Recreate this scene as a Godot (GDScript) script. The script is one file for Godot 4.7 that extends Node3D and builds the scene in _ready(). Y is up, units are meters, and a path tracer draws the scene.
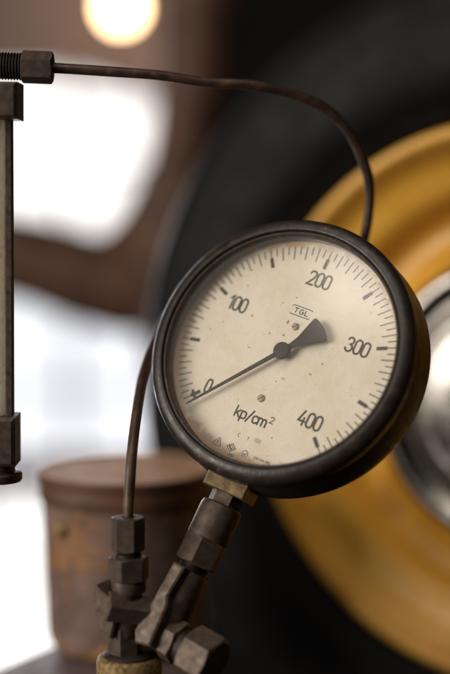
extends Node3D

# ---------------------------------------------------------------- camera frame
const F := 1400.0                      # focal length in photo pixels
const EYE := Vector3(0, 1.2, 0)
const PITCH := -5.3
var cam_basis := Basis(Vector3.RIGHT, deg_to_rad(PITCH))
var M := {}

# a point seen at photo pixel (px, py) standing at depth d metres along the view axis
func at(px: float, py: float, d: float) -> Vector3:
	return EYE + cam_basis * Vector3((px - 225.0) / F * d, -(py - 337.0) / F * d, -d)

# the same, on the vertical plane z = zz or on the level y = yy
func on_z(px: float, py: float, zz: float) -> Vector3:
	var r := cam_basis * Vector3((px - 225.0) / F, -(py - 337.0) / F, -1.0)
	return EYE + r * ((zz - EYE.z) / r.z)

func on_y(px: float, py: float, yy: float) -> Vector3:
	var r := cam_basis * Vector3((px - 225.0) / F, -(py - 337.0) / F, -1.0)
	return EYE + r * ((yy - EYE.y) / r.y)

# ---------------------------------------------------------------- mesh builder
class MB:
	var v := PackedVector3Array()
	var n := PackedVector3Array()
	var uv := PackedVector2Array()
	func tri(a: Vector3, b: Vector3, c: Vector3, na: Vector3, nb: Vector3, nc: Vector3, ua := Vector2.ZERO, ub := Vector2.ZERO, uc := Vector2.ZERO):
		var x := (b - a).cross(c - a)
		if x.length_squared() < 1e-24:
			return
		if x.dot(na + nb + nc) > 0:
			v.append_array([a, c, b]); n.append_array([na, nc, nb]); uv.append_array([ua, uc, ub])
		else:
			v.append_array([a, b, c]); n.append_array([na, nb, nc]); uv.append_array([ua, ub, uc])
	func quad(a, b, c, d, na, nb, nc, nd):
		tri(a, b, c, na, nb, nc); tri(a, c, d, na, nc, nd)
	func flat(a: Vector3, b: Vector3, c: Vector3, out: Vector3):
		var m := (b - a).cross(c - a).normalized()
		if m.dot(out) < 0: m = -m
		tri(a, b, c, m, m, m)
	func flat4(a, b, c, d, out):
		flat(a, b, c, out); flat(a, c, d, out)
	func done() -> ArrayMesh:
		var arr := []
		arr.resize(Mesh.ARRAY_MAX)
		arr[Mesh.ARRAY_VERTEX] = v; arr[Mesh.ARRAY_NORMAL] = n; arr[Mesh.ARRAY_TEX_UV] = uv
		var m := ArrayMesh.new()
		m.add_surface_from_arrays(Mesh.PRIMITIVE_TRIANGLES, arr)
		return m

# turned shape about Y; profile of (radius, height) with the outside on the right hand
func lathe(b: MB, prof: Array, seg := 96, xf := Transform3D.IDENTITY, wob := 0.0, tall := 1.0):
	var k := prof.size()
	var sn := []
	for i in k - 1:
		var d: Vector2 = prof[i + 1] - prof[i]
		sn.append(Vector2(d.y, -d.x).normalized())
	for i in k - 1:
		var n0: Vector2 = sn[i]
		var n1: Vector2 = sn[i]
		if i > 0 and sn[i - 1].dot(sn[i]) > 0.72: n0 = (sn[i - 1] + sn[i]).normalized()
		if i < k - 2 and sn[i + 1].dot(sn[i]) > 0.72: n1 = (sn[i + 1] + sn[i]).normalized()
		for j in seg:
			var a0 := TAU * j / seg
			var a1 := TAU * (j + 1) / seg
			var w0 := 1.0 + wob * sin(a0 * 2.0 + 0.7) + wob * 0.6 * sin(a0 * 5.0 + 2.0)
			var w1 := 1.0 + wob * sin(a1 * 2.0 + 0.7) + wob * 0.6 * sin(a1 * 5.0 + 2.0)
			var e0 := Vector3(cos(a0), 0, sin(a0))
			var e1 := Vector3(cos(a1), 0, sin(a1))
			var up := Vector3.UP
			var p: Vector2 = prof[i]
			var q: Vector2 = prof[i + 1]
			var va := xf * (e0 * p.x * w0 + up * p.y)
			var vb := xf * (e1 * p.x * w1 + up * p.y)
			var vc := xf * (e1 * q.x * w1 + up * q.y)
			var vd := xf * (e0 * q.x * w0 + up * q.y)
			var na := xf.basis * (e0 * n0.x + up * n0.y)
			var nb := xf.basis * (e1 * n0.x + up * n0.y)
			var nc := xf.basis * (e1 * n1.x + up * n1.y)
			var nd := xf.basis * (e0 * n1.x + up * n1.y)
			var u0 := float(j) / seg
			var u1 := float(j + 1) / seg
			var t0 := 1.0 - p.y / tall
			var t1 := 1.0 - q.y / tall
			b.tri(va, vb, vc, na, nb, nc, Vector2(u0, t0), Vector2(u1, t0), Vector2(u1, t1))
			b.tri(va, vc, vd, na, nc, nd, Vector2(u0, t0), Vector2(u1, t1), Vector2(u0, t1))

# hexagon bar about Y from y0 to y1; af = half the width across flats; ends turned off to a cone as on a real nut
func hexnut(b: MB, af: float, y0: float, y1: float, xf := Transform3D.IDENTITY, turn := 0.0, cone0 := true, cone1 := true, hole := 0.0):
	var rc := af * 0.965
	var t := 0.62
	for f in 6:
		var mid := turn + f * TAU / 6
		var nf := Vector3(cos(mid), 0, sin(mid))
		var per := 8
		for j in per:
			var p := []
			for q in 2:
				var da := (float(j + q) / per - 0.5) * TAU / 6
				var r := af / cos(da)
				r = minf(r, af * 1.12)
				var e := Vector3(cos(mid + da), 0, sin(mid + da))
				var cut := (r - rc) * t
				var lo := y0 + (cut if cone0 else 0.0)
				var hi := y1 - (cut if cone1 else 0.0)
				p.append([e * r + Vector3.UP * lo, e * r + Vector3.UP * hi, e * rc + Vector3.UP * y0, e * rc + Vector3.UP * y1, e])
			var nn := xf.basis * nf
			b.quad(xf * p[0][0], xf * p[1][0], xf * p[1][1], xf * p[0][1], nn, nn, nn, nn)
			var d0 := xf.basis * Vector3.DOWN
			var u0 := xf.basis * Vector3.UP
			var c0: Vector3 = xf.basis * (p[0][4] * t + Vector3.UP).normalized()
			var c1: Vector3 = xf.basis * (p[1][4] * t + Vector3.UP).normalized()
			b.quad(xf * p[0][1], xf * p[1][1], xf * p[1][3], xf * p[0][3], c0, c1, c1, c0)
			var g0: Vector3 = xf.basis * (p[0][4] * t + Vector3.DOWN).normalized()
			var g1: Vector3 = xf.basis * (p[1][4] * t + Vector3.DOWN).normalized()
			b.quad(xf * p[0][0], xf * p[1][0], xf * p[1][2], xf * p[0][2], g0, g1, g1, g0)
			var h0: Vector3 = p[0][4] * hole
			var h1: Vector3 = p[1][4] * hole
			b.quad(xf * p[0][3], xf * p[1][3], xf * (h1 + Vector3.UP * y1), xf * (h0 + Vector3.UP * y1), u0, u0, u0, u0)
			b.quad(xf * p[0][2], xf * p[1][2], xf * (h1 + Vector3.UP * y0), xf * (h0 + Vector3.UP * y0), d0, d0, d0, d0)

# round bar along a smooth path; radii along the way
func sweep(b: MB, pts: Array, rad: Array, sides := 16, steps := 8, caps := true, squash := 1.0):
	var path := []
	var rr := []
	var k := pts.size()
	for i in k - 1:
		var p0: Vector3 = pts[max(i - 1, 0)]
		var p1: Vector3 = pts[i]
		var p2: Vector3 = pts[i + 1]
		var p3: Vector3 = pts[min(i + 2, k - 1)]
		for s in steps:
			var t := float(s) / steps
			path.append(p1.cubic_interpolate(p2, p0, p3, t))
			rr.append(lerpf(rad[i % rad.size()] if rad.size() < k else rad[i], rad[(i + 1) % rad.size()] if rad.size() < k else rad[i + 1], t))
	path.append(pts[k - 1]); rr.append(rad[-1])
	var up := Vector3.UP
	if absf((path[1] - path[0]).normalized().dot(up)) > 0.9: up = Vector3.RIGHT
	var rings := []
	var nrm := []
	for i in path.size():
		var tan: Vector3 = (path[min(i + 1, path.size() - 1)] - path[max(i - 1, 0)]).normalized()
		up = (up - tan * up.dot(tan)).normalized()
		var side := tan.cross(up)
		var ring := []
		var rn := []
		for j in sides:
			var a := TAU * j / sides
			var e := side * cos(a) * squash + up * sin(a)
			ring.append(path[i] + e * rr[i])
			rn.append((side * cos(a) / squash + up * sin(a)).normalized())
		rings.append(ring); nrm.append(rn)
	for i in path.size() - 1:
		for j in sides:
			var j2 := (j + 1) % sides
			b.quad(rings[i][j], rings[i][j2], rings[i + 1][j2], rings[i + 1][j], nrm[i][j], nrm[i][j2], nrm[i + 1][j2], nrm[i + 1][j])
	if caps:
		for e in [0, path.size() - 1]:
			var o: Vector3 = (path[0] - path[1]) if e == 0 else (path[e] - path[e - 1])
			for j in sides:
				b.flat(path[e], rings[e][j], rings[e][(j + 1) % sides], o)

# polygon in local xy from z0 (back) to z1 (front), front and back edges bevelled
func extrude(b: MB, poly: PackedVector2Array, z0: float, z1: float, bev: float, xf := Transform3D.IDENTITY):
	if not Geometry2D.is_polygon_clockwise(poly):
		poly.reverse()
	var inset := PackedVector2Array()
	var k := poly.size()
	for i in k:
		var a := (poly[i] - poly[(i - 1 + k) % k]).normalized()
		var c := (poly[(i + 1) % k] - poly[i]).normalized()
		var na := Vector2(a.y, -a.x)
		var nc := Vector2(c.y, -c.x)
		var m := (na + nc).normalized()
		inset.append(poly[i] + m * bev / maxf(0.35, m.dot(na)))
	# make sure that the inset goes inwards
	var ga := 0.0
	var gb := 0.0
	for i in k:
		ga += poly[i].cross(poly[(i + 1) % k]); gb += inset[i].cross(inset[(i + 1) % k])
	if absf(gb) > absf(ga):
		for i in k: inset[i] = poly[i] * 2.0 - inset[i]
	var mid := Vector2.ZERO
	for p in poly: mid += p / k
	for i in k:
		var j := (i + 1) % k
		var d := poly[j] - poly[i]
		var o2 := Vector2(d.y, -d.x)
		if Geometry2D.is_point_in_polygon((poly[i] + poly[j]) * 0.5 + o2.normalized() * 1e-5, poly): o2 = -o2
		var o := xf.basis * Vector3(o2.x, o2.y, 0)
		var z := xf.basis * Vector3(0, 0, 1)
		b.flat4(xf * Vector3(poly[i].x, poly[i].y, z0 + bev), xf * Vector3(poly[j].x, poly[j].y, z0 + bev), xf * Vector3(poly[j].x, poly[j].y, z1 - bev), xf * Vector3(poly[i].x, poly[i].y, z1 - bev), o)
		b.flat4(xf * Vector3(poly[i].x, poly[i].y, z1 - bev), xf * Vector3(poly[j].x, poly[j].y, z1 - bev), xf * Vector3(inset[j].x, inset[j].y, z1), xf * Vector3(inset[i].x, inset[i].y, z1), o.normalized() + z)
		b.flat4(xf * Vector3(poly[i].x, poly[i].y, z0 + bev), xf * Vector3(poly[j].x, poly[j].y, z0 + bev), xf * Vector3(inset[j].x, inset[j].y, z0), xf * Vector3(inset[i].x, inset[i].y, z0), o.normalized() - z)
	var idx := Geometry2D.triangulate_polygon(inset)
	for t in range(0, idx.size(), 3):
		var q := []
		for s in 3: q.append(inset[idx[t + s]])
		b.flat(xf * Vector3(q[0].x, q[0].y, z1), xf * Vector3(q[1].x, q[1].y, z1), xf * Vector3(q[2].x, q[2].y, z1), xf.basis * Vector3(0, 0, 1))
		b.flat(xf * Vector3(q[0].x, q[0].y, z0), xf * Vector3(q[1].x, q[1].y, z0), xf * Vector3(q[2].x, q[2].y, z0), xf.basis * Vector3(0, 0, -1))

func box(b: MB, c: Vector3, s: Vector3, bev := 0.0005, xf := Transform3D.IDENTITY):
	var h := s * 0.5
	extrude(b, PackedVector2Array([Vector2(-h.x, -h.y), Vector2(-h.x, h.y), Vector2(h.x, h.y), Vector2(h.x, -h.y)]), -h.z, h.z, bev, xf * Transform3D(Basis.IDENTITY, c))

# pen stroke of width w along a polyline in the plane z
func stroke(b: MB, pts: Array, w: float, z: float, closed := false):
	var k := pts.size()
	var l := []
	var r := []
	for i in k:
		var a: Vector2 = (pts[i] - pts[(i - 1 + k) % k]).normalized() if i > 0 or closed else (pts[1] - pts[0]).normalized()
		var c: Vector2 = (pts[(i + 1) % k] - pts[i]).normalized() if i < k - 1 or closed else a
		var m := (a + c).normalized().orthogonal()
		var q := w * 0.5 / maxf(0.45, m.dot(a.orthogonal()))
		l.append(pts[i] + m * q); r.append(pts[i] - m * q)
	var up := Vector3(0, 0, 1)
	for i in (k if closed else k - 1):
		var j := (i + 1) % k
		b.flat4(Vector3(l[i].x, l[i].y, z), Vector3(l[j].x, l[j].y, z), Vector3(r[j].x, r[j].y, z), Vector3(r[i].x, r[i].y, z), up)
	if not closed:
		for e in [0, k - 1]:
			var d: Vector2 = ((pts[0] - pts[1]) if e == 0 else (pts[k - 1] - pts[k - 2])).normalized()
			for s in 4:
				var a0 := -PI / 2 + PI * s / 4
				var a1 := -PI / 2 + PI * (s + 1) / 4
				var q0: Vector2 = pts[e] + d.rotated(a0) * w * 0.5
				var q1: Vector2 = pts[e] + d.rotated(a1) * w * 0.5
				b.flat(Vector3(pts[e].x, pts[e].y, z), Vector3(q0.x, q0.y, z), Vector3(q1.x, q1.y, z), up)

func arc(cx: float, cy: float, rx: float, ry: float, a0: float, a1: float, steps := 10) -> Array:
	var o := []
	for i in steps + 1:
		var a := deg_to_rad(lerpf(a0, a1, float(i) / steps))
		o.append(Vector2(cx + cos(a) * rx, cy + sin(a) * ry))
	return o

# narrow engraver's lettering: [width, strokes]; a stroke that begins with null is closed
func glyph(ch: String) -> Array:
	match ch:
		"0": return [0.44, [[null] + arc(.22, .75, .22, .25, 0, 180) + arc(.22, .25, .22, .25, 180, 360)]]
		"1": return [0.24, [[Vector2(0, .76), Vector2(.2, 1), Vector2(.2, 0)]]]
		"2": return [0.44, [arc(.22, .76, .22, .24, 170, -25) + [Vector2(.36, .5), Vector2(.0, .0), Vector2(.45, .0)]]]
		"3": return [0.44, [arc(.2, .765, .2, .235, 165, -80) + arc(.2, .27, .235, .27, 80, -165)]]
		"4": return [0.48, [[Vector2(.26, 1), Vector2(0, .27), Vector2(.48, .27)], [Vector2(.36, .52), Vector2(.36, 0)]]]
		"k": return [0.4, [[Vector2(0, 0), Vector2(0, 1)], [Vector2(.36, .68), Vector2(.02, .26)], [Vector2(.14, .4), Vector2(.4, 0)]]]
		"p": return [0.42, [[Vector2(0, -.3), Vector2(0, .68)], arc(.19, .46, .22, .22, 150, 0) + arc(.19, .22, .22, .22, 0, -150)]]
		"/": return [0.4, [[Vector2(0, -.12), Vector2(.4, 1.05)]]]
		"c": return [0.38, [arc(.21, .46, .21, .22, 25, 180) + arc(.21, .22, .21, .22, 180, 335)]]
		"m": return [0.66, [[Vector2(0, 0), Vector2(0, .68)], [Vector2(0, .4)] + arc(.165, .48, .165, .2, 170, 0) + [Vector2(.33, 0)], [Vector2(.33, .4)] + arc(.495, .48, .165, .2, 170, 0) + [Vector2(.66, 0)]]]
		"T": return [0.6, [[Vector2(0, 1), Vector2(.6, 1)], [Vector2(.3, 1), Vector2(.3, 0)]]]
		"G": return [0.62, [arc(.33, .5, .33, .5, 50, 345, 16) + [Vector2(.65, .47), Vector2(.36, .47)]]]
		"L": return [0.5, [[Vector2(0, 1), Vector2(0, 0), Vector2(.5, 0)]]]
		"C": return [0.5, [arc(.28, .5, .28, .5, 55, 305, 14)]]
		"W": return [0.7, [[Vector2(0, 1), Vector2(.18, 0), Vector2(.35, .8), Vector2(.52, 0), Vector2(.7, 1)]]]
		"M": return [0.6, [[Vector2(0, 0), Vector2(0, 1), Vector2(.3, .3), Vector2(.6, 1), Vector2(.6, 0)]]]
		"-": return [0.35, [[Vector2(0, .45), Vector2(.35, .45)]]]
	return [0.3, []]

# writes a word from its lower left corner; the width is fitted if given
func write(b: MB, word: String, x: float, y: float, h: float, w: float, z: float, fit := 0.0, gap := 0.14):
	var total := 0.0
	for ch in word: total += glyph(ch)[0] + gap
	total -= gap
	var sx := (fit - w) / (total * h) if fit > 0 else 1.0
	var cx := x + w * 0.5
	var lift := 0.0
	for ch in word:
		var g := glyph(ch)
		for s in g[1]:
			var line: Array = s
			var closed: bool = line[0] == null
			if closed: line = line.slice(1)
			var p := []
			for q in line:
				var t := Vector2(cx + q.x * h * sx, y + w * 0.5 + q.y * (h - w))
				if p.is_empty() or p[-1].distance_to(t) > 1e-5: p.append(t)
			if closed and p[0].distance_to(p[-1]) < 1e-5: p.pop_back()
			stroke(b, p, w, z + lift, closed)
			lift += 0.000012
		cx += (g[0] + gap) * h * sx

# ---------------------------------------------------------------- nodes
var used := {}
func numbered(called: String) -> String:
	var k: int = used.get(called, 0)
	used[called] = k + 1
	return called if k == 0 else "%s_%03d" % [called, k]

func thing(called: String, label: String, category: String, xf := Transform3D.IDENTITY, group := "") -> Node3D:
	var o := Node3D.new()
	o.name = numbered(called)
	o.transform = xf
	add_child(o)
	o.set_meta("label", label); o.set_meta("category", category)
	if group: o.set_meta("group", group)
	return o

func part(called: String, b: MB, m: Material, parent: Node3D, xf := Transform3D.IDENTITY, label := "") -> MeshInstance3D:
	var o := MeshInstance3D.new()
	o.name = called
	o.mesh = b.done()
	o.material_override = m
	o.transform = xf
	parent.add_child(o, true)
	if label: o.set_meta("label", label)
	return o

func structure(called: String, b: MB, m: Material, label := "") -> MeshInstance3D:
	var o := part(called, b, m, self)
	o.set_meta("kind", "structure")
	if label: o.set_meta("label", label)
	return o

# a basis whose Y runs along dir
func along(dir: Vector3, hint := Vector3.BACK) -> Basis:
	var y := dir.normalized()
	var x := y.cross(hint).normalized()
	return Basis(x, y, x.cross(y))

# ---------------------------------------------------------------- materials
func noise(sd: int, freq: float, oct := 4, kind := FastNoiseLite.TYPE_SIMPLEX_SMOOTH) -> FastNoiseLite:
	var f := FastNoiseLite.new()
	f.seed = sd; f.frequency = freq; f.noise_type = kind
	f.fractal_octaves = oct
	return f

func ramp(stops: Array) -> Gradient:
	var g := Gradient.new()
	var o := PackedFloat32Array()
	var c := PackedColorArray()
	for s in stops: o.append(s[0]); c.append(s[1])
	g.offsets = o; g.colors = c
	return g

func tex(f: FastNoiseLite, stops: Array = [], size := 512) -> NoiseTexture2D:
	var t := NoiseTexture2D.new()
	t.width = size; t.height = size; t.seamless = true; t.seamless_blend_skirt = 0.2
	t.noise = f; t.normalize = true
	if stops: t.color_ramp = ramp(stops)
	return t

func rgb(r: float, g: float, b: float) -> Color:
	return Color(r / 255.0, g / 255.0, b / 255.0)

func surf(stops: Array, sd: int, freq: float, scale: float, rough: Array, metal: float, bump := 0.0, bump_tex: Texture2D = null, oct := 5) -> StandardMaterial3D:
	var m := StandardMaterial3D.new()
	m.albedo_texture = tex(noise(sd, freq, oct), stops)
	m.uv1_triplanar = true
	m.uv1_scale = Vector3.ONE * scale
	m.metallic = metal
	m.roughness = 1.0
	m.roughness_texture = tex(noise(sd + 50, freq * 1.7, 5), [[0.0, Color(rough[0], rough[0], rough[0])], [1.0, Color(rough[1], rough[1], rough[1])]], 256)
	m.roughness_texture_channel = BaseMaterial3D.TEXTURE_CHANNEL_RED
	if bump > 0:
		m.heightmap_enabled = true
		m.heightmap_scale = bump
		m.heightmap_texture = bump_tex
	return m

func dial_picture() -> ImageTexture:
	var s := 1024
	var im := Image.create(s, s, false, Image.FORMAT_RGB8)
	var low := noise(11, 0.004, 4)
	var mid := noise(12, 0.02, 4)
	var fine := noise(13, 0.12, 3)
	var cream := rgb(234, 225, 209)
	var warm := rgb(222, 205, 177)
	var rust := rgb(170, 122, 74)
	for y in s:
		for x in s:
			var a := low.get_noise_2d(x, y)
			var c := mid.get_noise_2d(x, y)
			var d := fine.get_noise_2d(x, y)
			var col := cream.lerp(warm, clampf(0.22 + a * 0.45 + c * 0.28, 0.0, 0.8))
			col = col * (1.0 + d * 0.05)
			# rust that has crept in under the ring in ragged tongues
			var p := Vector2(x - s * 0.5, s * 0.5 - y) / (s * 0.5)
			var r := p.length()
			var tongue := 0.045 + 0.055 * low.get_noise_2d(p.angle() * 300.0, 900.0) + 0.02 * mid.get_noise_2d(p.angle() * 420.0, 300.0)
			tongue += 0.015 + 0.035 * smoothstep(0.1, 0.6, -p.x - p.y)
			var q := (r - (1.0 - tongue)) / 0.05 + c * 0.8 + d * 0.5
			if q > 0.0: col = col.lerp(rust, clampf(q, 0.0, 1.0) * 0.55)
			im.set_pixel(x, y, col)
	var rng := RandomNumberGenerator.new()
	rng.seed = 8
	for i in 700:
		var ang := rng.randf() * TAU
		var rad := sqrt(rng.randf()) * 0.49 * s
		var x := s * 0.5 + cos(ang) * rad
		var y := s * 0.5 + sin(ang) * rad
		var size := 0.6 + pow(rng.randf(), 8.0) * 2.8
		var tone := rgb(60, 46, 34) if rng.randf() < 0.6 else rgb(140, 96, 58)
		var strong := 0.12 + pow(rng.randf(), 2.0) * 0.6
		blot(im, x, y, size, size * (0.7 + rng.randf() * 0.8), tone, strong)
	# the larger marks of the photograph, in millimetres on the dial
	for q in [[-6.4, 17.7, 0.5, 1.1, 0.9], [-5.4, 9.7, 0.7, 0.7, 0.55], [-29, 14, 0.6, 0.9, 0.5], [-14, 8, 0.5, 0.5, 0.6], [-22, -4, 0.7, 0.5, 0.4], [20, -6, 0.9, 0.6, 0.4], [8, -52, 2.2, 1.4, 0.3], [24, 2, 0.5, 0.5, 0.7], [-8, 33, 0.6, 0.4, 0.6], [30, 47, 0.5, 0.7, 0.6], [-50, -2, 0.5, 0.5, 0.6], [6, -14, 1.3, 0.8, 0.25], [-40, 30, 0.4, 0.5, 0.7]]:
		blot(im, (q[0] / 68.6 * 0.5 + 0.5) * s, (0.5 - q[1] / 68.6 * 0.5) * s, q[2] / 137.2 * s, q[3] / 137.2 * s, rgb(120, 72, 40), q[4])
	return ImageTexture.create_from_image(im)

func can_picture() -> ImageTexture:
	var w := 768
	var h := 256
	var im := Image.create(w, h, false, Image.FORMAT_RGB8)
	var low := noise(61, 0.012, 4)
	var mid := noise(62, 0.045, 5)
	var brown := rgb(124, 101, 92)
	var deep := rgb(84, 66, 60)
	var ochre := rgb(168, 116, 66)
	var pale := rgb(196, 152, 92)
	for y in h:
		for x in w:
			var a := float(x) / w * TAU
			var q := Vector3(cos(a) * 122.0, y, sin(a) * 122.0)
			var l := low.get_noise_3dv(q)
			var m := mid.get_noise_3dv(q)
			var col := brown.lerp(deep, clampf(0.45 + l * 1.1 + m * 0.5, 0.0, 1.0))
			var v := 1.0 - float(y) / h
			# the flaked ochre patch below the lid and the flakes along the foot
			var da := wrapf(a - deg_to_rad(126.0), -PI, PI)
			var patch := 1.0 - Vector2(da / 0.62, (v - 0.72) / 0.2).length() + m * 1.3 + l * 0.5
			if patch > 0.12: col = col.lerp(ochre, clampf(patch * 1.3, 0.0, 0.5))
			var flake := (0.115 - v) * 9.0 + m * 1.9 + l * 0.9
			if flake > 0.25: col = col.lerp(ochre.lerp(pale, clampf(m + 0.4, 0.0, 1.0)), clampf((flake - 0.25) * 4.0, 0.0, 0.85))
			if l + m * 0.6 > 0.42: col = col.lerp(ochre, 0.45)
			im.set_pixel(x, y, col)
	return ImageTexture.create_from_image(im)

func blot(im: Image, x: float, y: float, rx: float, ry: float, tone: Color, strong: float):
	for j in range(int(y - ry - 1), int(y + ry + 2)):
		for i in range(int(x - rx - 1), int(x + rx + 2)):
			if i < 0 or j < 0 or i >= im.get_width() or j >= im.get_height(): continue
			var d := Vector2((i - x) / rx, (j - y) / ry).length()
			if d < 1.25: im.set_pixel(i, j, im.get_pixel(i, j).lerp(tone, strong * clampf((1.25 - d) * 3.0, 0.0, 1.0)))

func materials():
	var grain := tex(noise(31, 0.05, 5), [], 512)
	var pits := tex(noise(32, 0.02, 4, FastNoiseLite.TYPE_CELLULAR), [], 512)
	M.grain = grain
	M.enamel = surf([[0.0, rgb(30, 25, 23)], [0.62, rgb(44, 37, 33)], [0.78, rgb(50, 40, 34)], [0.85, rgb(76, 54, 40)], [0.92, rgb(112, 76, 48)], [1.0, rgb(132, 98, 66)]], 21, 0.02, 12.0, [0.28, 0.58], 0.0, 0.014, grain, 6)
	M.inner = surf([[0.0, rgb(32, 26, 22)], [0.55, rgb(58, 46, 36)], [1.0, rgb(104, 74, 46)]], 22, 0.02, 18.0, [0.5, 0.8], 0.0, 0.02, grain)
	M.steel = surf([[0.0, rgb(66, 55, 48)], [0.35, rgb(88, 75, 66)], [0.7, rgb(102, 88, 78)], [0.88, rgb(124, 110, 98)], [1.0, rgb(108, 78, 56)]], 23, 0.012, 26.0, [0.48, 0.66], 0.4, 0.005, grain)
	M.pale_steel = surf([[0.0, rgb(120, 106, 90)], [0.6, rgb(172, 156, 134)], [1.0, rgb(190, 172, 146)]], 42, 0.03, 60.0, [0.4, 0.6], 0.5, 0.01, grain)
	M.dark_steel = surf([[0.0, rgb(54, 45, 40)], [0.45, rgb(76, 63, 56)], [0.8, rgb(90, 75, 66)], [1.0, rgb(106, 74, 50)]], 24, 0.012, 22.0, [0.46, 0.66], 0.4, 0.006, grain)
	M.black_steel = surf([[0.0, rgb(30, 25, 23)], [0.6, rgb(48, 40, 36)], [1.0, rgb(76, 54, 40)]], 25, 0.02, 30.0, [0.45, 0.7], 0.4, 0.015, grain)
	M.brass = surf([[0.0, rgb(70, 55, 40)], [0.5, rgb(106, 88, 62)], [1.0, rgb(142, 124, 94)]], 26, 0.01, 16.0, [0.35, 0.6], 0.6, 0.004, grain)
	M.old_brass = surf([[0.0, rgb(56, 42, 30)], [0.4, rgb(96, 74, 46)], [0.55, rgb(148, 120, 74)], [0.75, rgb(160, 134, 88)], [1.0, rgb(70, 50, 34)]], 27, 0.02, 24.0, [0.5, 0.8], 0.25, 0.02, grain)
	M.cream_core = surf([[0.0, rgb(176, 152, 124)], [0.3, rgb(228, 220, 206)], [1.0, rgb(246, 243, 238)]], 43, 0.03, 14.0, [0.5, 0.7], 0.0)
	M.cream_core.backlight_enabled = true
	M.cream_core.backlight = rgb(255, 252, 246)
	M.copper = surf([[0.0, rgb(44, 33, 29)], [0.55, rgb(74, 56, 48)], [0.75, rgb(96, 72, 58)], [1.0, rgb(134, 96, 66)]], 28, 0.012, 12.0, [0.4, 0.6], 0.35, 0.01, grain)
	M.pointer = surf([[0.0, rgb(34, 29, 24)], [0.6, rgb(52, 44, 36)], [1.0, rgb(88, 74, 56)]], 29, 0.03, 60.0, [0.5, 0.8], 0.15, 0.01, grain)
	M.rust_can = surf([[0.0, rgb(62, 42, 34)], [0.4, rgb(98, 70, 56)], [0.6, rgb(116, 84, 66)], [0.72, rgb(150, 98, 50)], [0.85, rgb(186, 124, 56)], [1.0, rgb(120, 76, 44)]], 33, 0.006, 4.0, [0.55, 0.85], 0.1, 0.05, grain)
	M.rust_can.uv1_triplanar = false
	M.rust_can.uv1_scale = Vector3.ONE
	M.rust_can.albedo_texture = can_picture()
	M.rust_lid = surf([[0.0, rgb(148, 114, 92)], [0.5, rgb(186, 150, 124)], [1.0, rgb(204, 168, 138)]], 34, 0.01, 5.0, [0.4, 0.6], 0.1, 0.03, grain)
	M.rubber = surf([[0.0, rgb(20, 19, 20)], [0.6, rgb(25, 24, 25)], [1.0, rgb(36, 34, 33)]], 35, 0.01, 4.0, [0.42, 0.6], 0.0, 0.03, grain)
	M.rubber.metallic_specular = 0.2
	M.yellow = surf([[0.0, rgb(176, 120, 38)], [0.35, rgb(212, 156, 54)], [0.75, rgb(222, 168, 66)], [0.88, rgb(186, 130, 48)], [1.0, rgb(136, 88, 38)]], 36, 0.006, 3.0, [0.28, 0.5], 0.0, 0.02, grain)
	M.chrome = surf([[0.0, rgb(134, 130, 127)], [0.6, rgb(164, 161, 158)], [1.0, rgb(96, 84, 72)]], 37, 0.01, 6.0, [0.14, 0.36], 1.0, 0.01, grain)
	M.iron_brown = surf([[0.0, rgb(54, 37, 29)], [0.5, rgb(84, 57, 43)], [1.0, rgb(116, 78, 56)]], 38, 0.01, 3.0, [0.5, 0.8], 0.1, 0.05, grain)
	M.wall = surf([[0.0, rgb(144, 131, 133)], [1.0, rgb(168, 153, 154)]], 39, 0.01, 0.8, [0.8, 0.95], 0.0)
	M.ledge = surf([[0.0, rgb(80, 68, 70)], [0.6, rgb(104, 90, 92)], [1.0, rgb(122, 102, 96)]], 40, 0.01, 4.0, [0.4, 0.65], 0.1, 0.03, grain)
	M.ink = surf([[0.0, rgb(44, 38, 33)], [0.6, rgb(56, 49, 42)], [1.0, rgb(92, 80, 66)]], 41, 0.04, 60.0, [0.6, 0.85], 0.0)
	var dial := StandardMaterial3D.new()
	dial.albedo_texture = dial_picture()
	dial.roughness = 0.62
	M.dial = dial
	var glass := StandardMaterial3D.new()
	glass.transparency = BaseMaterial3D.TRANSPARENCY_ALPHA
	glass.albedo_color = Color(1, 1, 1, 0.03)
	glass.roughness = 0.04
	M.glass = glass
	M.bulb = glow(rgb(255, 206, 150), 24.0)
	M.pane_high = glow(rgb(255, 252, 250), 1.45)
	M.pane_low = glow(rgb(238, 242, 250), 1.12)

func glow(c: Color, e: float) -> StandardMaterial3D:
	var m := StandardMaterial3D.new()
	m.albedo_color = rgb(200, 200, 200)
	m.emission_enabled = true
	m.emission = c
	m.emission_energy_multiplier = e
	m.roughness = 0.3
	return m

# ---------------------------------------------------------------- the scene
var gauge_xf: Transform3D

func _ready():
	set_camera_and_light()
	materials()
	background()
	wheel()
	canister()
	gauge()
	fittings()
	tube()
	sight_glass()
	connector()

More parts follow.
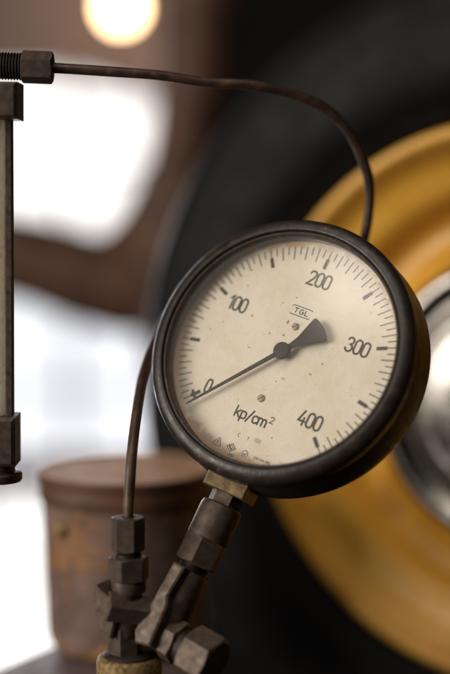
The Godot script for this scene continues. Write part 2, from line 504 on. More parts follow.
func set_camera_and_light():
	var cam := Camera3D.new()
	cam.name = "camera"
	var lens := CameraAttributesPhysical.new()
	lens.frustum_focal_length = 74.8
	lens.exposure_aperture = 1.75
	lens.frustum_focus_distance = 0.792
	lens.frustum_near = 0.05
	lens.frustum_far = 60.0
	cam.attributes = lens
	add_child(cam)
	cam.transform = Transform3D(cam_basis, EYE)
	cam.keep_aspect = Camera3D.KEEP_HEIGHT
	cam.fov = rad_to_deg(2.0 * atan(337.0 / F))
	cam.near = 0.05
	cam.far = 60.0
	cam.current = true
	var env := Environment.new()
	env.background_mode = Environment.BG_COLOR
	env.background_color = rgb(16, 14, 13)
	env.tonemap_mode = Environment.TONE_MAPPER_LINEAR
	env.tonemap_exposure = 1.0
	env.sdfgi_enabled = true; env.ssao_enabled = true; env.ssil_enabled = true
	var we := WorldEnvironment.new()
	we.name = "environment"
	we.environment = env
	add_child(we)
	# the tall windows of the hall to the left behind the camera: broad soft daylight from above left
	var target := at(285, 353, 0.7955)
	var key := AreaLight3D.new()
	key.name = "daylight"
	add_child(key)
	var from := target + cam_basis * Vector3(-0.22, 0.82, 0.50).normalized() * 2.2
	key.look_at_from_position(from, target, Vector3.UP)
	key.area_size = Vector2(1.3, 1.5)
	key.light_energy = 1.9
	key.light_color = rgb(255, 244, 230)
	key.area_range = 20.0
	key.shadow_enabled = true
	# a further window low on the left, which the chrome hub and the left faces of the nuts mirror
	var side := AreaLight3D.new()
	side.name = "side_daylight"
	add_child(side)
	side.look_at_from_position(target + cam_basis * Vector3(-0.88, 0.14, 0.44).normalized() * 3.2, target, Vector3.UP)
	side.area_size = Vector2(1.8, 1.6)
	side.light_energy = 9.4
	side.light_color = rgb(255, 246, 232)
	side.area_range = 20.0
	side.shadow_enabled = true
	gauge_xf = Transform3D(cam_basis, EYE) * Transform3D(Basis(Vector3(0.8295, -0.3154, 0.4610), Vector3(0.4263, 0.8907, -0.1578), Vector3(-0.3608, 0.3274, 0.8733)).orthonormalized(), Vector3(0.0338, -0.0092, -0.7955))

func background():
	var zz := -5.0
	var flat_poly := func(px: Array) -> PackedVector2Array:
		var o := PackedVector2Array()
		for q in px:
			var p := on_z(q[0], q[1], zz)
			o.append(Vector2(p.x, p.y))
		return o
	var b := MB.new()
	extrude(b, flat_poly.call([[-420, -330], [206, -330], [206, 116], [165, 104], [62, 74], [-420, 74]]), zz - 0.25, zz, 0.004)
	structure("wall", b, M.wall, "pale pinkish plaster wall above the bright window")
	b = MB.new()
	extrude(b, flat_poly.call([[-420, 462], [190, 462], [190, 497], [-420, 497]]), zz - 0.25, zz, 0.004)
	structure("window_sill", b, M.wall, "pale sill between the upper and lower bright window")
	var c := on_z(-100, 300, zz - 0.15)
	var w := thing("window", "large overexposed white window behind the sight glass and brown arm", "window", Transform3D(Basis.IDENTITY, c))
	var rows := [[60, 285, M.pane_high], [289, 470, M.pane_low], [490, 740, M.pane_high]]
	for r in rows:
		for k in 3:
			var p0 := on_z(-420 + k * 200 + 2, r[0], zz - 0.15) - c
			var p1 := on_z((-420 + (k + 1) * 200 - 2) if r[0] < 480 or k < 2 else 110, r[1], zz - 0.15) - c
			b = MB.new()
			box(b, (p0 + p1) * 0.5, Vector3(absf(p1.x - p0.x), absf(p1.y - p0.y), 0.01), 0.001)
			part("pane", b, r[2], w)
	var frame := MB.new()
	for k in 4:
		var q0 := on_z(-420 + k * 200, 50, zz - 0.15) - c
		var q1 := on_z(-420 + k * 200, 740, zz - 0.15) - c
		if k == 2: continue
		box(frame, (q0 + q1) * 0.5, Vector3(0.05, absf(q1.y - q0.y), 0.05), 0.004)
	for q in [[70, 60, 460, 0], [-60, 60, 460, 0], [0, 168, 0, 1], [0, 390, 0, 1], [0, 570, 0, 1]]:
		if q[3] == 0:
			var m0 := on_z(q[0], q[1], zz - 0.13) - c
			var m1 := on_z(q[0], q[2], zz - 0.13) - c
			box(frame, (m0 + m1) * 0.5, Vector3(0.034, absf(m1.y - m0.y), 0.03), 0.003)
		else:
			var m2 := on_z(-420, q[1], zz - 0.10) - c
			var m3 := on_z(170 if q[1] < 480 else 110, q[1], zz - 0.10) - c
			box(frame, (m2 + m3) * 0.5, Vector3(absf(m3.x - m2.x), 0.026, 0.028), 0.003)
	part("frame", frame, M.wall, w)
	var day := AreaLight3D.new()
	day.name = "window_daylight"
	add_child(day)
	var dp := on_z(-90, 270, zz + 0.12)
	day.look_at_from_position(dp, dp + Vector3(0, 0, 1), Vector3.UP)
	day.area_size = Vector2(2.1, 1.6)
	day.light_energy = 15.0
	day.light_color = rgb(250, 250, 255)
	day.area_range = 20.0
	day.shadow_enabled = true
	# the lit bulb
	var lp := at(121, 7, 4.5)
	var l := thing("light_bulb", "glowing warm light bulb hanging at the top of the picture", "light bulb", Transform3D(Basis.IDENTITY, lp))
	b = MB.new()
	lathe(b, [Vector2(0.0, -0.04), Vector2(0.018, -0.036), Vector2(0.032, -0.022), Vector2(0.038, -0.002), Vector2(0.034, 0.02), Vector2(0.022, 0.042), Vector2(0.015, 0.058)], 40)
	part("bulb", b, M.bulb, l)
	b = MB.new()
	lathe(b, [Vector2(0.016, 0.056), Vector2(0.02, 0.06), Vector2(0.02, 0.1), Vector2(0.012, 0.115), Vector2(0.0, 0.116)], 32)
	part("socket", b, M.black_steel, l)
	b = MB.new()
	sweep(b, [Vector3(0, 0.114, 0), Vector3(0.004, 0.4, 0), Vector3(0, 0.9, 0)], [0.004, 0.004, 0.004], 10, 6)
	part("cord", b, M.black_steel, l)
	var lamp := OmniLight3D.new()
	lamp.name = "bulb_light"
	l.add_child(lamp)
	lamp.light_energy = 0.012
	lamp.light_color = rgb(255, 206, 150)
	lamp.light_size = 0.03
	lamp.omni_range = 20.0
	lamp.shadow_enabled = true
	# brown cast arm and post behind the wheel
	var d := 1.95
	var s := d / F
	var a := thing("iron_arm", "blurred brown cast iron post with a curved arm reaching left", "iron frame", Transform3D(Basis.IDENTITY, at(170, 200, d)))
	var o := at(170, 200, d)
	b = MB.new()
	sweep(b, [at(204, -190, d) - o, at(200, -60, d) - o, at(196, 40, d) - o, at(186, 130, d) - o, at(174, 210, d) - o, at(166, 290, d) - o, at(190, 380, d) - o], [44 * s, 42 * s, 38 * s, 34 * s, 36 * s, 40 * s, 36 * s], 28, 10)
	part("post", b, M.iron_brown, a)
	b = MB.new()
	sweep(b, [at(-140, 236, d) - o, at(-40, 248, d) - o, at(30, 260, d) - o, at(80, 276, d) - o, at(125, 288, d) - o, at(165, 295, d) - o], [40 * s, 41 * s, 43 * s, 46 * s, 47 * s, 40 * s], 28, 10)
	sweep(b, [at(70, 268, d) - o, at(112, 252, d) - o, at(140, 222, d) - o, at(160, 170, d) - o], [20 * s, 22 * s, 22 * s, 18 * s], 20, 10)
	part("arm", b, M.iron_brown, a)

func wheel():
	var n := Vector3(-sin(deg_to_rad(30.5)), 0, cos(deg_to_rad(30.5)))
	var c := at(513.3, 404.7, 1.0)
	var w := thing("vehicle_wheel", "big black tyre on a yellow steel rim with chrome hub behind the gauge", "wheel", Transform3D(along(n, Vector3.UP), c))
	var mm := func(a: Array) -> Array:
		var o := []
		for q in a: o.append(Vector2(q[0], q[1]) * 0.001)
		return o
	var b := MB.new()
	lathe(b, mm.call([[208, -186], [230, -200], [268, -204], [296, -196], [314, -180], [320, -160], [321, -150], [317, -149], [317, -140], [322, -139], [324, -112], [319, -111], [319, -100], [325, -99], [326, -70], [320, -69], [320, -58], [325, -57], [324, -30], [319, -29], [319, -20], [322, -19], [320, -6], [315, 4], [306, 12], [294, 18], [288, 18.4], [287, 20.4], [276, 22.5], [262, 24.5], [256, 24.4], [255, 26.4], [246, 27], [232, 25], [222, 21], [219, 18], [214, 16], [206, 10], [200, 4], [194, -10]]), 160)
	part("tyre", b, M.rubber, w)
	b = MB.new()
	lathe(b, mm.call([[190, -60], [194, -8], [201, 6], [203, 12], [202, 16], [199, 18], [195, 17.5], [192, 14], [188, 7], [182, 1], [174, -2], [164, -3], [157, -6], [152, -14], [149, -22], [144, -28], [136, -30], [126, -27], [118, -20], [110, -12], [102, -8], [92, -8], [86, -10]]), 160)
	part("rim", b, M.yellow, w, Transform3D.IDENTITY, "yellow painted steel rim")
	b = MB.new()
	lathe(b, mm.call([[107, -14], [109, -6], [107, 0], [101, 4], [95, 3], [91, -2], [87, -4], [82, -2], [79, 4], [75, 8], [70, 9], [68, 6], [65, 6], [63, 10], [54, 12], [45, 13], [36, 14], [31, 13], [29, 6]]), 128)
	part("hub_cap", b, M.chrome, w, Transform3D.IDENTITY, "shiny chrome hub ring")
	b = MB.new()
	lathe(b, mm.call([[30, -30], [30, 8], [28, 13], [24, 15], [16, 16], [14, 20], [0, 21]]), 64)
	part("axle_cap", b, M.black_steel, w)

var can_base := 0.0
func canister():
	var d := 0.98
	var p := at(125, 467, d)
	var h := 0.1225 * d / 0.95
	can_base = p.y - h
	var t := thing("rusty_canister", "rusty brown round metal canister with a flat lid at lower left", "canister", Transform3D(Basis.IDENTITY.scaled(Vector3.ONE * d / 0.95), Vector3(p.x, can_base, p.z)))
	var b := MB.new()
	lathe(b, [Vector2(0, 0.0004), Vector2(0.042, 0.0004), Vector2(0.0475, 0.0018), Vector2(0.0515, 0.0055), Vector2(0.0532, 0.0105), Vector2(0.0537, 0.02), Vector2(0.0546, 0.05), Vector2(0.0556, 0.08), Vector2(0.0566, 0.1), Vector2(0.0568, 0.106), Vector2(0.0566, 0.112)], 96, Transform3D.IDENTITY, 0.004, 0.112)
	part("body", b, M.rust_can, t)
	b = MB.new()
	lathe(b, [Vector2(0.0592, 0.1222), Vector2(0.0578, 0.1225), Vector2(0.0565, 0.1215), Vector2(0.055, 0.1212), Vector2(0.03, 0.1216), Vector2(0.0, 0.1212)], 96)
	part("lid", b, M.rust_lid, t)
	b = MB.new()
	lathe(b, [Vector2(0.0568, 0.1028), Vector2(0.0582, 0.103), Vector2(0.0586, 0.104), Vector2(0.0589, 0.1135), Vector2(0.0584, 0.1145), Vector2(0.0586, 0.1156), Vector2(0.0598, 0.1168), Vector2(0.0601, 0.1195), Vector2(0.0599, 0.1212), Vector2(0.0592, 0.1222)], 96)
	part("lid_band", b, M.iron_brown, t, Transform3D.IDENTITY, "dark stained band round the lid")
	b = MB.new()
	var a := deg_to_rad(134.0)
	var e := Vector3(cos(a), 0, sin(a))
	lathe(b, [Vector2(0.006, -0.002), Vector2(0.006, 0.001), Vector2(0.0045, 0.0028), Vector2(0.002, 0.0036), Vector2(0, 0.0038)], 24, Transform3D(along(e, Vector3.UP), e * 0.0566 + Vector3(0, 0.089, 0)))
	part("rivet", b, M.old_brass, t, Transform3D.IDENTITY, "worn bright rivet")
	# the ledge that it stands on
	var q0 := on_y(-260, 785, can_base)
	var q1 := on_y(66, 640, can_base)
	b = MB.new()
	var poly := PackedVector2Array([Vector2(q0.x, -q0.z), Vector2(q1.x, -q1.z), Vector2(q1.x + 0.105, -q1.z + 0.012), Vector2(q1.x + 0.105, -q0.z - 0.06), Vector2(q0.x, -q0.z - 0.06)])
	extrude(b, poly, -0.03, 0.0, 0.0015, Transform3D(Basis(Vector3.RIGHT, Vector3.FORWARD, Vector3.UP), Vector3(0, can_base, 0)))
	structure("ledge", b, M.ledge, "dark purplish metal ledge under the canister")

func gauge():
	var g := thing("pressure_gauge", "round black pressure gauge with cream dial marked in kp/cm²", "pressure gauge", gauge_xf)
	var turn := Transform3D(Basis(Vector3.RIGHT, PI / 2), Vector3.ZERO)
	var mm := func(a: Array) -> Array:
		var o := []
		for q in a: o.append(Vector2(q[0], q[1]) * 0.001)
		return o
	var b := MB.new()
	lathe(b, mm.call([[0, -27], [60, -27], [70, -26.4], [76, -25], [79, -22.5], [79.9, -19.5], [79.9, -16], [79.4, -12], [78.6, -4], [77.6, 0], [77.4, 2]]), 192)
	part("case", b, M.enamel, g, turn)
	b = MB.new()
	lathe(b, mm.call([[77.5, 0.5], [78.3, 1], [78.6, 3], [78.7, 7], [78.4, 8.6], [77.6, 10.2], [76.4, 11.5], [74.8, 12.5], [73, 13.1], [71.6, 13.3], [70.8, 13.1], [70.4, 12.6], [70.3, 11.9], [70.2, 10.9], [69.6, 10.8]]), 192)
	part("bezel", b, M.enamel, g, turn)
	b = MB.new()
	lathe(b, mm.call([[69.9, 10.2], [69.8, 11.6], [69.5, 12.0], [69.0, 12.1], [68.5, 11.9], [68.2, 11.4], [68.1, 10.2], [68.3, 9.4], [69.1, 9.2], [69.2, 8.2], [68.9, 7.8], [68.8, -0.6]]), 192)
	part("retaining_ring", b, M.inner, g, turn, "worn brown inner ring that holds the glass")
	b = MB.new()
	lathe(b, mm.call([[0, 8.5], [68.9, 8.5], [68.9, 9.0], [0, 9.0]]).slice(1, 4), 128)
	lathe(b, mm.call([[0, 8.4], [68.9, 8.5]]), 128)
	part("glass", b, M.glass, g, turn)
	# dial
	b = MB.new()
	var seg := 128
	for i in seg:
		var a0 := TAU * i / seg
		var a1 := TAU * (i + 1) / seg
		var r := 0.0686
		var q := func(v: Vector2) -> Vector2: return Vector2(v.x / r * 0.5 + 0.5, 0.5 - v.y / r * 0.5)
		var p0 := Vector2.from_angle(a0) * r
		var p1 := Vector2.from_angle(a1) * r
		b.tri(Vector3.ZERO, Vector3(p0.x, p0.y, 0), Vector3(p1.x, p1.y, 0), Vector3.BACK, Vector3.BACK, Vector3.BACK, q.call(Vector2.ZERO), q.call(p0), q.call(p1))
		b.flat4(Vector3(p0.x, p0.y, 0), Vector3(p1.x, p1.y, 0), Vector3(p1.x, p1.y, -0.001), Vector3(p0.x, p0.y, -0.001), Vector3(p0.x, p0.y, 0))
	var dial := part("dial", b, M.dial, g)
	# scale: 0 to 400 over 270 degrees
	var z := 0.00006
	b = MB.new()
	for i in 81:
		var a := deg_to_rad(225.0 - i * 3.375)
		var e := Vector2.from_angle(a)
		var inner := 0.0600 if i % 10 == 0 else 0.0574 if i % 2 == 0 else 0.0606
		stroke(b, [e * inner, e * 0.0652], 0.00066, z)
	part("fine_scale", b, M.ink, dial)
	for k in 9:
		b = MB.new()
		var e := Vector2.from_angle(deg_to_rad(225.0 - k * 33.75))
		var s := e.orthogonal() * 0.00108
		var zz := z + 0.00002
		b.flat4(Vector3(e.x * 0.054 - s.x, e.y * 0.054 - s.y, zz), Vector3(e.x * 0.054 + s.x, e.y * 0.054 + s.y, zz), Vector3(e.x * 0.0603 + s.x, e.y * 0.0603 + s.y, zz), Vector3(e.x * 0.0603 - s.x, e.y * 0.0603 - s.y, zz), Vector3.BACK)
		if k == 0:
			var m := e * 0.0583
			var c := e.orthogonal()
			b.flat4(Vector3(m.x - c.x * 0.003 - e.x * .0008, m.y - c.y * 0.003 - e.y * .0008, zz + 1e-5), Vector3(m.x + c.x * 0.003 - e.x * .0008, m.y + c.y * 0.003 - e.y * .0008, zz + 1e-5), Vector3(m.x + c.x * 0.003 + e.x * .0008, m.y + c.y * 0.003 + e.y * .0008, zz + 1e-5), Vector3(m.x - c.x * 0.003 + e.x * .0008, m.y - c.y * 0.003 + e.y * .0008, zz + 1e-5), Vector3.BACK)
		part("major_mark", b, M.ink, dial)
	for q in [["0", -37.0, -38.5, 4.3], ["100", -46.8, 12.9, 12.6], ["200", -6.8, 42.3, 14.9], ["300", 32.0, 13.1, 14.9], ["400", 24.4, -35.2, 15.0]]:
		b = MB.new()
		write(b, q[0], q[1] * 0.001, q[2] * 0.001, 0.0095, 0.00122, z, q[3] * 0.001)
		part("numeral", b, M.ink, dial)
	b = MB.new()
	write(b, "kp/cm", -0.0126, -0.0442, 0.0071, 0.00102, z, 0.0212, 0.12)
	write(b, "2", 0.0094, -0.0405, 0.0042, 0.0006, z, 0.0028)
	part("unit_lettering", b, M.ink, dial)
	b = MB.new()
	write(b, "TGL", -0.0062, 0.0242, 0.0034, 0.00058, z, 0.0098, 0.3)
	stroke(b, [Vector2(-7.9, 27.9) * .001, Vector2(-7.3, 28.6) * .001, Vector2(4.3, 28.6) * .001, Vector2(5.2, 28.2) * .001], 0.0005, z)
	stroke(b, [Vector2(-7.9, 23.5) * .001, Vector2(-7.2, 23.1) * .001, Vector2(4.2, 23.1) * .001, Vector2(5.0, 23.6) * .001], 0.0005, z)
	part("standard_mark", b, M.ink, dial)
	# small marks at the foot of the dial
	b = MB.new()
	write(b, "C", -0.0046, -0.0541, 0.0024, 0.00032, z)
	write(b, "1", 0.0016, -0.0541, 0.0022, 0.00032, z)
	part("class_mark", b, M.ink, dial)
	b = MB.new()
	var tri := [Vector2(-16.6, -63.2) * .001, Vector2(-16.9, -62.6) * .001, Vector2(-14.5, -58.7) * .001, Vector2(-13.9, -58.7) * .001, Vector2(-11.5, -62.6) * .001, Vector2(-11.8, -63.2) * .001]
	stroke(b, tri, 0.0003, z, true)
	write(b, "1", -0.0148, -0.0622, 0.0022, 0.0003, z)
	part("triangle_mark", b, M.ink, dial)
	b = MB.new()
	stroke(b, [Vector2(-7.8, -61.2) * .001, Vector2(-5.0, -58.9) * .001, Vector2(-2.2, -61.2) * .001, Vector2(-5.0, -63.5) * .001], 0.00045, z, true)
	stroke(b, [Vector2(-6.4, -61.2) * .001, Vector2(-5.0, -60.1) * .001, Vector2(-3.6, -61.2) * .001, Vector2(-5.0, -62.3) * .001], 0.0004, z, true)
	stroke(b, [Vector2(-7.0, -60.0) * .001, Vector2(-4.2, -62.4) * .001], 0.00045, z + 2e-5)
	part("diamond_mark", b, M.ink, dial)
	b = MB.new()
	var ring := []
	for i in 20: ring.append(Vector2(4.3, -61.6) * .001 + Vector2.from_angle(TAU * i / 20) * 0.0019)
	stroke(b, ring, 0.0004, z, true)
	stroke(b, [Vector2(3.3, -61.6) * .001, Vector2(4.2, -62.6) * .001, Vector2(5.3, -60.9) * .001], 0.0005, z + 2e-5)
	part("round_mark", b, M.ink, dial)
	b = MB.new()
	write(b, "GW-M-110", 0.0100, -0.0622, 0.0017, 0.00026, z, 0.0108)
	write(b, "200", -0.0052, -0.0660, 0.0015, 0.00024, z, 0.0036)
	part("small_print", b, M.ink, dial)
	# screws that hold the dial
	for q in [Vector2(-0.8, 16.6), Vector2(-1.1, -29.0)]:
		b = MB.new()
		lathe(b, mm.call([[2.2, -0.2], [2.2, 0.5], [1.9, 0.8], [1.2, 1.0], [0, 1.08]]), 32, turn)
		var sc := part("screw", b, M.pale_steel, dial, Transform3D(Basis.IDENTITY, Vector3(q.x, q.y, 0) * 0.001))
		b = MB.new()
		box(b, Vector3(0, 0, 0.00092), Vector3(0.0036, 0.0005, 0.0004), 0.00005, Transform3D(Basis(Vector3.BACK, 0.9), Vector3.ZERO))
		part("screw_slot", b, M.ink, dial, sc.transform)
	# pointer
	var tip := Vector2(-40.7, -48.4) * 0.001
	var dir := tip.normalized()
	var sd := dir.orthogonal()
	var pts := PackedVector2Array()
	var half := [[63.2, 0.4], [58, 0.7], [10, 1.3], [4, 1.5]]
	var fan := [[-6, 1.7], [-12, 2.9], [-17, 4.9], [-22, 6.9], [-24.5, 7.75], [-25.6, 7.3]]
	for q in half + fan: pts.append(dir * q[0] * 0.001 + sd * q[1] * 0.001)
	for i in range(1, 8):
		var t := lerpf(7.3, -7.3, i / 8.0)
		pts.append(dir * (-25.6 - 1.5 * (1.0 - pow(t / 7.3, 2.0))) * 0.001 + sd * t * 0.001)
	var back := half + fan
	back.reverse()
	for q in back: pts.append(dir * q[0] * 0.001 - sd * q[1] * 0.001)
	b = MB.new()
	extrude(b, pts, 0.0040, 0.0047, 0.00015)
	var po := part("pointer", b, M.pointer, g)
	b = MB.new()
	lathe(b, mm.call([[2.2, 0.2], [2.2, 3.7], [5.0, 3.8], [5.1, 4.4], [5.0, 5.3], [4.6, 5.8], [3.6, 6.1], [0, 6.2]]), 48, turn)
	part("pointer_hub", b, M.pointer, po)
	# brass socket under the case
	b = MB.new()
	extrude(b, PackedVector2Array([Vector2(-.0135, -.076), Vector2(.0135, -.076), Vector2(.0135, -.0855), Vector2(-.0135, -.0855)]), -0.021, -0.003, 0.0006)
	part("socket_block", b, M.brass, g, Transform3D.IDENTITY, "brass socket block under the case")
	b = MB.new()
	hexnut(b, 0.0085, -0.094, -0.0852, Transform3D(Basis.IDENTITY, Vector3(0, 0, -0.012)), 0.3)
	part("socket_neck", b, M.steel, g)

func fittings():
	# things below are laid out in the gauge's own axes: down its stem, then about the upright pipe
	var g := thing("pipe_fitting", "dark steel union and tee fitting with hexagon nuts under the gauge", "pipe fitting", gauge_xf)
	var inv := gauge_xf.affine_inverse()
	var ax := Transform3D(Basis.IDENTITY, Vector3(0, 0, -0.012))
	var mm := func(a: Array) -> Array:
		var o := []
		for q in a: o.append(Vector2(q[0], q[1]) * 0.001)
		return o
	var b := MB.new()
	lathe(b, mm.call([[0, -113], [12.0, -113], [12.2, -112], [12.2, -95], [11.6, -92.8], [10.2, -92], [0, -92]]), 64, ax)
	part("union_sleeve", b, M.dark_steel, g)
	b = MB.new()
	hexnut(b, 0.0113, -0.129, -0.1125, ax, PI / 2 + 0.30)
	part("union_nut", b, M.dark_steel, g)
	b = MB.new()
	lathe(b, mm.call([[0, -136], [8.4, -136], [8.4, -127], [0, -127]]), 48, ax)
	part("union_neck", b, M.black_steel, g)
	# arm of the tee: turned boss behind a flat forged cheek
	b = MB.new()
	lathe(b, mm.call([[0, -172], [9.0, -172], [9.6, -171], [9.6, -134.5], [9.0, -133], [0, -133]]), 64, ax)
	part("tee_boss", b, M.dark_steel, g)
	part_cheek(g)
	# upright pipe: capillary nut, second nut, collar, body, lower hexagon, bottom collar
	var d := 0.775
	var foot := inv * Transform3D(Basis.IDENTITY, at(128.5, 560, d))
	var s := d / F
	var y := func(py: float) -> float: return at(128.5, py, d).y - at(128.5, 560, d).y
	b = MB.new()
	hexnut(b, 15.2 * s, y.call(550), y.call(516), foot, 0.663, true, true, 0.0034)
	part("capillary_nut", b, M.dark_steel, g)
	b = MB.new()
	lathe(b, [Vector2(0, y.call(560)), Vector2(13.0 * s, y.call(560)), Vector2(13.0 * s, y.call(553)), Vector2(11.5 * s, y.call(552)), Vector2(12.6 * s, y.call(550.8)), Vector2(11.5 * s, y.call(549.6)), Vector2(11.5 * s, y.call(546)), Vector2(0, y.call(546))], 48, foot)
	part("nut_neck", b, M.black_steel, g)
	b = MB.new()
	hexnut(b, 18.2 * s, y.call(580), y.call(556), foot, 0.28)
	part("body_nut", b, M.dark_steel, g)
	b = MB.new()
	lathe(b, [Vector2(0, y.call(592)), Vector2(17.0 * s, y.call(592)), Vector2(17.5 * s, y.call(590)), Vector2(17.5 * s, y.call(582)), Vector2(16.0 * s, y.call(578)), Vector2(0, y.call(578))], 48, foot)
	part("body_collar", b, M.dark_steel, g)
	# forged body of the upright with its flat cheek turned to the light
	b = MB.new()
	lathe(b, [Vector2(0, y.call(640)), Vector2(13 * s, y.call(640)), Vector2(16.5 * s, y.call(636)), Vector2(16.5 * s, y.call(590)), Vector2(0, y.call(590))], 48, foot * Transform3D(Basis.IDENTITY, Vector3(-3 * s, 0, 0)))
	part("tee_core", b, M.dark_steel, g)
	b = MB.new()
	var yaw := Transform3D(Basis(Vector3.UP, deg_to_rad(-26.0)), Vector3.ZERO)
	var px := func(x: float, yy: float) -> Vector2: return Vector2((x - 112.0) * s * 1.1, y.call(yy))
	extrude(b, PackedVector2Array([px.call(101, 583), px.call(122, 600), px.call(121, 620), px.call(117, 636), px.call(105, 628), px.call(99.5, 606)]), -0.014, 0.0105, 0.0011, foot * Transform3D(Basis.IDENTITY, Vector3(-13.5 * s, 0, 0)) * yaw)
	part("tee_body", b, M.steel, g)
	b = MB.new()
	var l0 := at(106, 606, 0.770)
	var l1 := at(155, 612, 0.780)
	var link := inv * Transform3D(along(l1 - l0, Vector3.UP), l0)
	hexnut(b, 14.5 * s, 0.0, l0.distance_to(l1), link, 0.72, false, false)
	part("tee_link", b, M.steel, g)
	b = MB.new()
	hexnut(b, 15.5 * s, y.call(664), y.call(626), foot * Transform3D(Basis.IDENTITY, Vector3(-4 * s, 0, 0)), 0.2)
	part("foot_nut", b, M.dark_steel, g)
	b = MB.new()
	lathe(b, [Vector2(30 * s, y.call(760)), Vector2(32 * s, y.call(700)), Vector2(33 * s, y.call(675)), Vector2(33 * s, y.call(664)), Vector2(31.5 * s, y.call(660)), Vector2(29.5 * s, y.call(658.5)), Vector2(19 * s, y.call(658))], 64, foot)
	part("foot_collar", b, M.old_brass, g, Transform3D.IDENTITY, "worn brass collar at the foot of the fitting")
	b = MB.new()
	lathe(b, [Vector2(26 * s, y.call(659)), Vector2(26 * s, y.call(656)), Vector2(24.5 * s, y.call(654.5)), Vector2(0, y.call(654))], 64, foot)
	part("foot_washer", b, M.black_steel, g)
	# outlet that points right, down and towards the viewer
	var dir := cam_basis * Vector3(0.80, -0.36, 0.48)
	var o := inv * Transform3D(along(dir, Vector3.UP), at(156, 630, 0.782))
	b = MB.new()
	lathe(b, [Vector2(0, -0.012), Vector2(0.0095, -0.012), Vector2(0.0095, 0.034), Vector2(0, 0.034)], 48, o)
	part("outlet_neck", b, M.black_steel, g)
	b = MB.new()
	hexnut(b, 0.0112, 0.0095, 0.0175, o, 0.25)
	part("lock_nut", b, M.steel, g)
	b = MB.new()
	hexnut(b, 0.0138, 0.0235, 0.0415, o, 0.3)
	part("end_cap", b, M.steel, g)

func part_cheek(g: Node3D):
	var b := MB.new()
	var poly := PackedVector2Array(CHEEK)
	for i in poly.size(): poly[i] *= 0.001
	extrude(b, poly, -0.027, 0.0, 0.001)
	part("tee_cheek", b, M.steel, g, Transform3D(Basis(Vector3.UP, deg_to_rad(-10.0)), Vector3(0.0015, 0, 0.004)))

const CHEEK := [Vector2(-7.8, -132.0), Vector2(0.6, -132.7), Vector2(-1.6, -150.4), Vector2(0.6, -155.8), Vector2(1.6, -179.0), Vector2(-8.3, -181.0), Vector2(-12.2, -175.0), Vector2(-9.3, -153.2)]

func tube():
	var t := thing("capillary_tube", "thin dark copper tube looping over and behind the gauge", "tube", Transform3D(Basis.IDENTITY, at(128.5, 516, 0.775)))
	var o := t.position
	var b := MB.new()
	var pts := []
	var rng := RandomNumberGenerator.new()
	rng.seed = 3
	for q in [[128.5, 540, .775], [128.5, 516, .775], [129, 490, .776], [131, 455, .782], [136, 415, .80], [143, 378, .83], [152, 345, .862], [172, 312, .885], [215, 292, .90], [275, 296, .905], [325, 296, .895], [352, 272, .87], [364, 240, .855], [369, 210, .848], [369, 182, .842], [361, 154, .836], [346, 128, .83], [322, 106, .824], [290, 93, .818], [250, 86, .812], [205, 81.5, .808], [160, 75.5, .804], [110, 71, .801], [70, 69, .80], [40, 67.5, .80]]:
		pts.append(at(q[0] + rng.randf_range(-0.7, 0.7), q[1] + rng.randf_range(-0.9, 0.9), q[2]) - o)
	var rad := []
	for q in pts: rad.append(0.0029 + rng.randf_range(-0.0001, 0.0002))
	sweep(b, pts, rad, 20, 8)
	part("tube", b, M.copper, t)

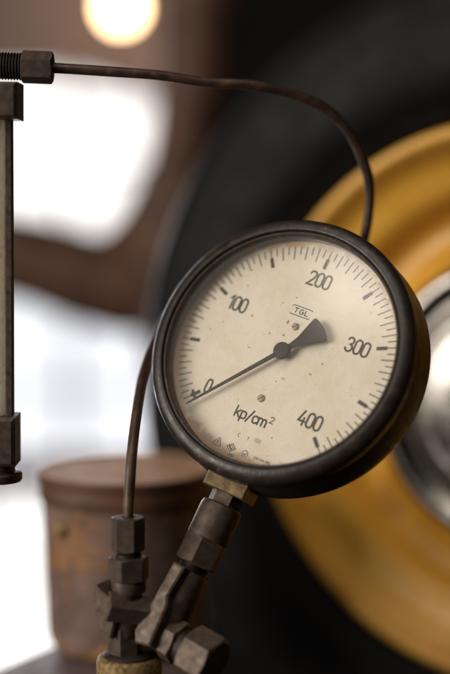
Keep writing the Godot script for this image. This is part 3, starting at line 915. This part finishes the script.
func sight_glass():
	var d := 0.80
	var s := d / F
	var base := at(-1.0, 470, d)
	var t := thing("sight_glass", "upright glass tube between dark metal end blocks at left edge", "sight glass", Transform3D(Basis(Vector3.BACK, -0.0105), base))
	var y := func(py: float) -> float: return at(-1.0, py, d).y - base.y
	var b := MB.new()
	extrude(b, PackedVector2Array([Vector2(-26 * s, y.call(122)), Vector2(22.6 * s, y.call(122)), Vector2(22.6 * s, y.call(86)), Vector2(-26 * s, y.call(86))]), -0.014, 0.014, 0.002)
	part("top_block", b, M.dark_steel, t)
	b = MB.new()
	extrude(b, PackedVector2Array([Vector2(-26 * s, y.call(463)), Vector2(19 * s, y.call(463)), Vector2(19 * s, y.call(414)), Vector2(-26 * s, y.call(414))]), -0.013, 0.013, 0.002)
	part("bottom_block", b, M.dark_steel, t)
	b = MB.new()
	lathe(b, [Vector2(0, y.call(481)), Vector2(21.5 * s, y.call(481)), Vector2(23 * s, y.call(479)), Vector2(23 * s, y.call(473)), Vector2(21.5 * s, y.call(471.5)), Vector2(16 * s, y.call(471)), Vector2(15.5 * s, y.call(461)), Vector2(0, y.call(461))], 64)
	part("bottom_flange", b, M.copper, t, Transform3D.IDENTITY, "reddish brown flange under the end block")
	for side in [1]:
		b = MB.new()
		box(b, Vector3(side * 11.0 * s, (y.call(118) + y.call(418)) * 0.5, 0.0), Vector3(8.0 * s, y.call(118) - y.call(418), 0.006), 0.0008)
		part("guard_rod", b, M.dark_steel, t)
	b = MB.new()
	lathe(b, [Vector2(6.8 * s, y.call(416)), Vector2(6.8 * s, y.call(120))], 48)
	part("glass_tube", b, M.glass, t)
	b = MB.new()
	lathe(b, [Vector2(6.3 * s, y.call(416)), Vector2(6.3 * s, y.call(120))], 32)
	part("float_rod", b, M.cream_core, t, Transform3D.IDENTITY, "pale stained core inside the glass tube")

func connector():
	var d := 0.80
	var s := d / F
	var o := at(0, 66, d)
	var dir := at(53, 67.5, d) - at(0, 65.5, d)
	var t := thing("threaded_connector", "dark threaded stud and hexagon nut holding the tube end", "connector", Transform3D(along(dir, Vector3.BACK), o))
	var b := MB.new()
	var prof := [Vector2(0, -0.03)]
	var y := -0.03
	while y < 0.0145:
		prof.append(Vector2(12.2 * s, y)); prof.append(Vector2(14.0 * s, y + 0.00085))
		y += 0.0017
	prof.append(Vector2(0, y))
	lathe(b, prof, 48)
	part("threaded_stud", b, M.black_steel, t)
	b = MB.new()
	hexnut(b, 14.6 * s, 22.0 * s, 53.0 * s, Transform3D.IDENTITY, 0.35, true, true, 0.0031)
	part("nut", b, M.dark_steel, t)
